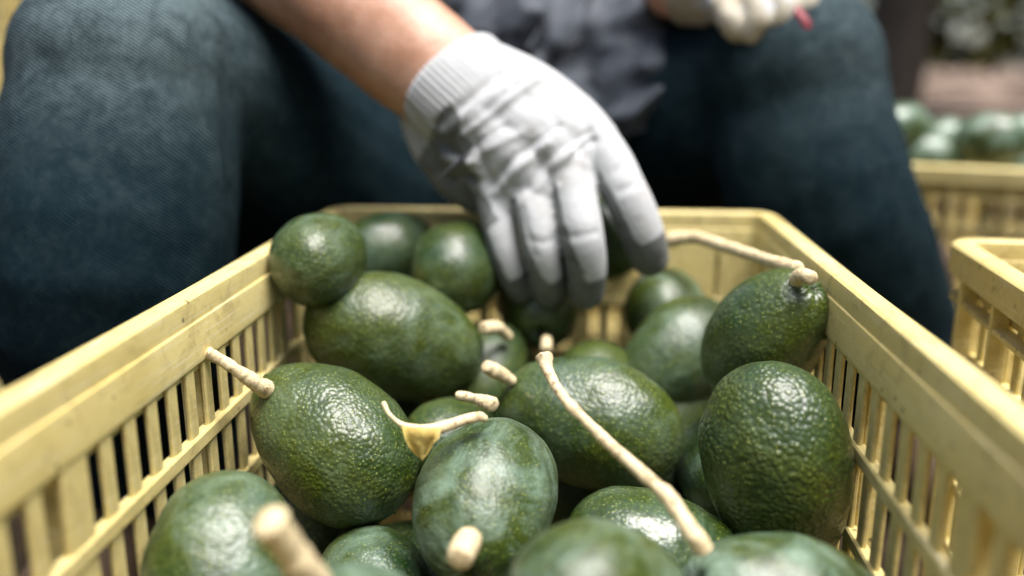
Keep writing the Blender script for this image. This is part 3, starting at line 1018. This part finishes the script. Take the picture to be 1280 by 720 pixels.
# apron: bib on the chest, crumpled over the lap and hanging between the thighs
NU, NV = 90, 130
bm = bmesh.new()
grid = []
path = catmull([(-.063, .905, .80), (-.065, .915, .66), (-.068, .90, .545), (-.05, .875, .475), (-.02, .845, .415), (0.01, .825, .372), (0.02, .835, .345)], 22)
for j in range(NV):
    q = path[int(j * (len(path) - 1) / (NV - 1))]
    t = j / (NV - 1)
    wd = .115 + .035 * t - .05 * max(0, t - .72) / .28
    row = []
    for i in range(NU):
        u_ = i / (NU - 1) * 2 - 1
        x = q[0] + u_ * wd
        y = q[1] + .05 * u_ * u_ + .07 * u_ ** 8
        z = q[2] - (.015 * abs(u_) if t > .6 else 0) + (.035 * max(0, u_) * t)
        a = .006 + .042 * max(0, min(1, (t - .3) / .4))
        q1 = noise.noise(Vector((x * 6, z * 5, 2.0)))
        v1 = noise.noise(Vector((x * 17 + z * 9 + q1 * 1.6, z * 5 - x * 3, y * 3)))
        v2 = noise.noise(Vector((x * 30 - z * 22 + q1 * 2.5, z * 16 + x * 8, 5)))
        fold = v1 * a * 1.5 + noise.noise(Vector((x * 11 - z * 6, z * 9, 8))) * a * 1.2 + (.5 - abs(v2)) * a * .5 + noise.noise(Vector((x * 60, z * 60, 1))) * .0012
        row.append(bm.verts.new(pv((x + v2 * a * .5, y - fold, z + v1 * a * .35))))
    grid.append(row)
for a, b in zip(grid, grid[1:]):
    for i in range(NU - 1): bm.faces.new((a[i], a[i + 1], b[i + 1], b[i]))
bmesh.ops.recalc_face_normals(bm, faces=bm.faces)
bmesh.ops.solidify(bm, geom=bm.faces[:], thickness=.0022)
link('apron', from_bm('apron', bm), M_APRON, person)

# hair and straw hat
bm = bmesh.new()
ptube(bm, [(hd + Vector((0, .045, .075)), .073), (hd + Vector((0, .055, -.02)), .062)])
hair = fuse('hair', bm, .006, 2)
displace(hair, lambda c, n: nz(c, (60, 60, 18), 2, 2) * .004)
link('hair', hair, M_HAIR, person)
bm = bmesh.new()
prof = [(.0, .150), (.045, .148), (.075, .130), (.088, .085), (.092, .078), (.13, .070), (.175, .060), (.176, .056), (.13, .065), (.09, .073)]
vs = []
for r_, z in prof:
    vs.append([bm.verts.new(pv(hd + Vector((max(r_, .001) * math.cos(a), .02 + max(r_, .001) * 1.1 * math.sin(a) , z + .012 - .06 * r_ * math.sin(a))))) for a in [2 * math.pi * k / 40 for k in range(40)]])
for a, b in zip(vs, vs[1:]):
    for k in range(40): bm.faces.new((a[k], b[k], b[(k + 1) % 40], a[(k + 1) % 40]))
bmesh.ops.recalc_face_normals(bm, faces=bm.faces)
link('straw_hat', from_bm('straw_hat', bm), M_HAT, person)

# boots
for a_ in (ankL, ankR):
    bm = bmesh.new()
    ptube(bm, [(a_ + Vector((0, .02, .10)), .052), (a_ + Vector((0, .02, 0)), .05), (a_ + Vector((0, .02, -.05)), .048)])
    ptube(bm, [(a_ + Vector((0, .03, -.055)), .045), (a_ + Vector((0, -.06, -.055)), .044), (a_ + Vector((0, -.14, -.062)), .038)])
    link('boot', fuse('boot', bm, .006, 3), M_BOOT, person)


# ------------------------------------------------------------------ gloves
def px(lst): return [(pv(at(x, y, d)), r) for x, y, d, r in lst]


bm = bmesh.new()
nback = (cr * .25 + cu * .42 - cf * .87).normalized()      # the way the back of the hand faces
# cuff
tube(bm, px([(563, 98, .632, .0455), (574, 108, .630, .0455), (592, 126, .628, .0450), (606, 140, .627, .0440)]), seg=28, flat=nback, fk=.80, ck=.16)
# back of the hand: one bone per finger, plus the heel on the little finger's side
tube(bm, px([(612, 98, .630, .026), (660, 120, .622, .025), (708, 148, .615, .0215), (742, 176, .608, .0180)]), seg=20)
tube(bm, px([(600, 120, .625, .028), (645, 150, .612, .026), (688, 186, .602, .0215), (712, 212, .598, .0175)]), seg=20)
tube(bm, px([(585, 140, .625, .028), (622, 172, .612, .0255), (656, 210, .603, .0205), (672, 238, .600, .0160)]), seg=20)
tube(bm, px([(568, 150, .632, .026), (590, 185, .622, .0240), (616, 225, .613, .0180), (630, 255, .610, .0140)]), seg=20)
tube(bm, px([(540, 150, .650, .024), (560, 186, .648, .025), (586, 222, .640, .023), (612, 246, .628, .016)]), seg=18)
# the loose cloth spans the bones
for q in ([(590, 112, .628, .029), (628, 142, .617, .028), (668, 176, .608, .0235), (690, 200, .604, .0185)], [(604, 104, .629, .027), (650, 134, .618, .027), (694, 166, .608, .0225), (726, 192, .604, .0178)],
          [(578, 132, .628, .028), (608, 172, .617, .0262), (638, 212, .608, .0205), (652, 236, .605, .016)]):
    tube(bm, px(q), seg=20)
# fingers
tube(bm, px([(736, 170, .609, .0178), (762, 205, .600, .0165), (786, 250, .592, .0155), (803, 292, .596, .0150), (812, 322, .606, .0135)]), seg=20)
tube(bm, px([(708, 206, .600, .0168), (718, 245, .590, .0150), (727, 292, .583, .0148), (733, 330, .590, .0138), (733, 366, .605, .0125)]), seg=20)
tube(bm, px([(662, 234, .602, .0148), (669, 270, .594, .0134), (675, 308, .592, .0128), (682, 340, .600, .0118), (686, 366, .613, .0108)]), seg=20)
tube(bm, px([(618, 250, .612, .0135), (624, 285, .605, .0115), (632, 318, .606, .0108), (642, 345, .612, .0104), (650, 363, .620, .0098)]), seg=20)
# thumb, closing from below behind the held avocado
tube(bm, px([(640, 150, .650, .022), (700, 200, .690, .0200), (745, 245, .712, .0165), (770, 290, .712, .0150), (778, 322, .700, .0125)]), seg=18)
glove = fuse('glove', bm, .0015, 7)
gv = len(glove.vertices)
c = np.empty(gv * 3); glove.vertices.foreach_get('co', c); c = c.reshape(-1, 3)
nr = np.empty(gv * 3); glove.vertices.foreach_get('normal', nr); nr = nr.reshape(-1, 3)
bvh = BVHTree.FromPolygons([tuple(v.co) for v in glove.vertices], [tuple(p.vertices) for p in glove.polygons])
cam_l = pv(CAM)


def on(x, y):
    dirv = (at(x, y, 1) - CAM).normalized()
    h = bvh.ray_cast(cam_l, dirv)
    return tuple(h[0]) if h[0] else tuple(pv(at(x, y, .6)))


def wrinkles(c, n):
    d = nz(c, 40, 4, 1) * .0005
    for pts, wd, am in (
        ([(566, 178), (598, 156), (640, 122), (672, 100)], .0026, .0020), ([(572, 196), (600, 176), (632, 158)], .0022, -.0016), ([(580, 206), (612, 186), (650, 168)], .0030, .0018),
        ([(612, 236), (634, 206), (668, 178), (700, 158)], .0024, -.0017), ([(622, 240), (648, 210), (684, 180)], .0030, .0016), ([(660, 236), (680, 204), (708, 182), (738, 164)], .0024, -.0016), ([(672, 236), (694, 206), (716, 190)], .0030, .0014), ([(700, 226), (716, 196), (740, 174)], .0024, -.0017),
        ([(556, 168), (590, 142), (628, 112), (660, 92)], .0050, .0020), ([(546, 156), (582, 130), (618, 100), (640, 84)], .0040, -.0022),
        ([(566, 186), (604, 158), (650, 126), (690, 112)], .0060, -.0012),
        ([(600, 238), (616, 222), (652, 190), (676, 160)], .0050, -.0013),
        ([(650, 238), (664, 214), (690, 190), (718, 166)], .0045, -.0012),
        ([(735, 218), (733, 196), (742, 176)], .0038, -.0018),
        ([(652, 262), (658, 290), (668, 320)], .0030, -.0012),
        ([(700, 292), (720, 296), (746, 290)], .0028, -.0010), ([(664, 300), (680, 304), (696, 298)], .0028, -.0009),
        ([(776, 238), (790, 232), (802, 224)], .0028, -.0010), ([(770, 214), (782, 206)], .003, -.0009),
        ([(590, 176), (604, 200), (612, 226)], .0035, -.0016),
        ([(508, 132), (540, 172), (556, 176)], .004, -.002), ([(545, 172), (572, 196), (590, 228)], .004, -.0030), ([(556, 196), (580, 206), (596, 204)], .0032, .0022), ([(560, 224), (580, 220), (600, 226)], .0032, -.0022),
    ):
        d += am * np.exp(-(seg_dist(c, [on(*p) for p in pts]) / wd) ** 2)
    return d


displace(glove, wrinkles)
nb = np.array(nback)
side = nr @ nb
ha, hb = np.array(pv(at(604, 142, .62))), np.array(pv(at(712, 330, .60)))
alongh = ((c - ha) @ (hb - ha)) / ((hb - ha) @ (hb - ha))
coat = np.clip(.5 - (side - .18 - .24 * np.clip((alongh - .45) * 5, 0, 1)) * 1.6, 0, 1)


def along(a, b):
    A, B = np.array(pv(at(*a))), np.array(pv(at(*b)))
    ab = B - A
    t = ((c - A) @ ab) / (ab @ ab)
    dist = np.linalg.norm(c - A - np.clip(t, 0, 1.4)[:, None] * ab, axis=1)
    return t, dist


for a, b, rad in (((724, 292, .583), (731, 352, .598), .019), ((680, 300, .59), (694, 352, .605), .0165), ((632, 310, .606), (648, 346, .614), .0155), ((790, 262, .592), (808, 300, .600), .020)):
    t, dist = along(a, b)
    m = (dist < rad) & (t > .55)
    coat[m] = np.maximum(coat[m], np.clip((t[m] - .84) * 12 + .5, 0, 1))
pa, pb = np.array(pv(at(552, 168, .625))), np.array(pv(at(606, 262, .61)))
pn = np.cross(pb - pa, nb); pn /= np.linalg.norm(pn)
if pn @ np.array(cr) > 0: pn = -pn
palm = (c - pa) @ pn + nz(c, 60, 9, 2) * .006
below = ((c - pa) @ (pb - pa)) / ((pb - pa) @ (pb - pa))
coat = np.where((below > -.25) & (below < 1.25), np.maximum(coat, np.clip(.5 + palm * 160, 0, 1)), coat)
tcuff, _ = along((540, 82, .632), (604, 142, .627))
coat = np.where(tcuff < .90, coat * np.clip((tcuff - .55) * 3, 0, 1) * .8, coat)
set_attr(glove, 'coat', coat)
rib = np.clip((.86 - tcuff) * 12, 0, 1)
set_attr(glove, 'rib', rib)
A_ = np.array(pv(at(566, 106, .630)))
axd = np.array((at(604, 142, .627) - at(548, 90, .632)).normalized())
e1 = np.cross(axd, nb); e1 /= np.linalg.norm(e1)
ang = np.arctan2((c - A_) @ nb, (c - A_) @ e1)
set_attr(glove, 'ribu', ang * 55)
g = link('glove', glove, M_GLOVE, person)
g['label'] = 'white knit glove with grey coated palm reaching into the crate'

# the resting glove on the right knee
bm = bmesh.new()
tube(bm, px([(862, -16, .79, .033), (878, -12, .782, .032)]), seg=20, ck=.3)
tube(bm, px([(876, -14, .782, .030), (905, -16, .765, .032), (945, -18, .75, .026)]), seg=20)
tube(bm, px([(882, -4, .776, .026), (905, -2, .765, .023), (930, 0, .752, .02)]), seg=20)
for k, f_ in enumerate(([(898, -4, .755, .0125), (906, 12, .732, .0112), (914, 28, .724, .0105), (922, 40, .728, .0095)],
                        [(932, -10, .748, .0125), (944, 6, .724, .0115), (946, 25, .716, .0108), (940, 42, .720, .0098)],
                        [(962, -16, .742, .0122), (979, 0, .722, .0112), (978, 19, .715, .0105), (970, 36, .720, .0095)],
                        [(986, -26, .737, .0112), (1008, -8, .724, .0102), (1006, 10, .718, .0096), (998, 26, .722, .0090)])):
    tube(bm, px(f_), seg=16)
tube(bm, px([(890, -30, .77, .020), (940, -40, .75, .016), (990, -34, .735, .014)]), seg=16)
gl2 = fuse('glove', bm, .0018, 4)
displace(gl2, lambda c, n: nz(c, 50, 7, 2) * .0016)
n2_ = len(gl2.vertices)
c2 = np.empty(n2_ * 3); gl2.vertices.foreach_get('co', c2); c2 = c2.reshape(-1, 3)
set_attr(gl2, 'coat', np.clip(.68 + nz(c2, 40, 2, 2) * .5, 0, 1)); set_attr(gl2, 'rib', np.zeros(n2_)); set_attr(gl2, 'ribu', np.zeros(n2_))
g = link('glove', gl2, glove_mat((.44, .41, .33), (.30, .26, .18)), person)
g['label'] = 'soiled glove of the other hand resting on the knee'

tool = empty('hand_clippers', at(1000, 30, .712))
tag(tool, 'small red tipped tool held in the soiled glove on the right knee', 'clippers')
tb = tool.location.copy()
bm = bmesh.new()
tube(bm, [(p - tb, r) for p, r in P3([(950, -14, .728, .006), (985, 8, .716, .0058), (1003, 27, .708, .0056), (1008, 36, .706, .0050)])], 14, 4)
link('grip', from_bm('grip', bm), M_RED, tool)
bm = bmesh.new()
tube(bm, [(p - tb, r) for p, r in P3([(905, -46, .745, .002), (930, -30, .735, .004), (951, -14, .728, .0045)])], 10, 4, flat=cf, fk=.4)
link('blade', from_bm('blade', bm), M_STEEL, tool)
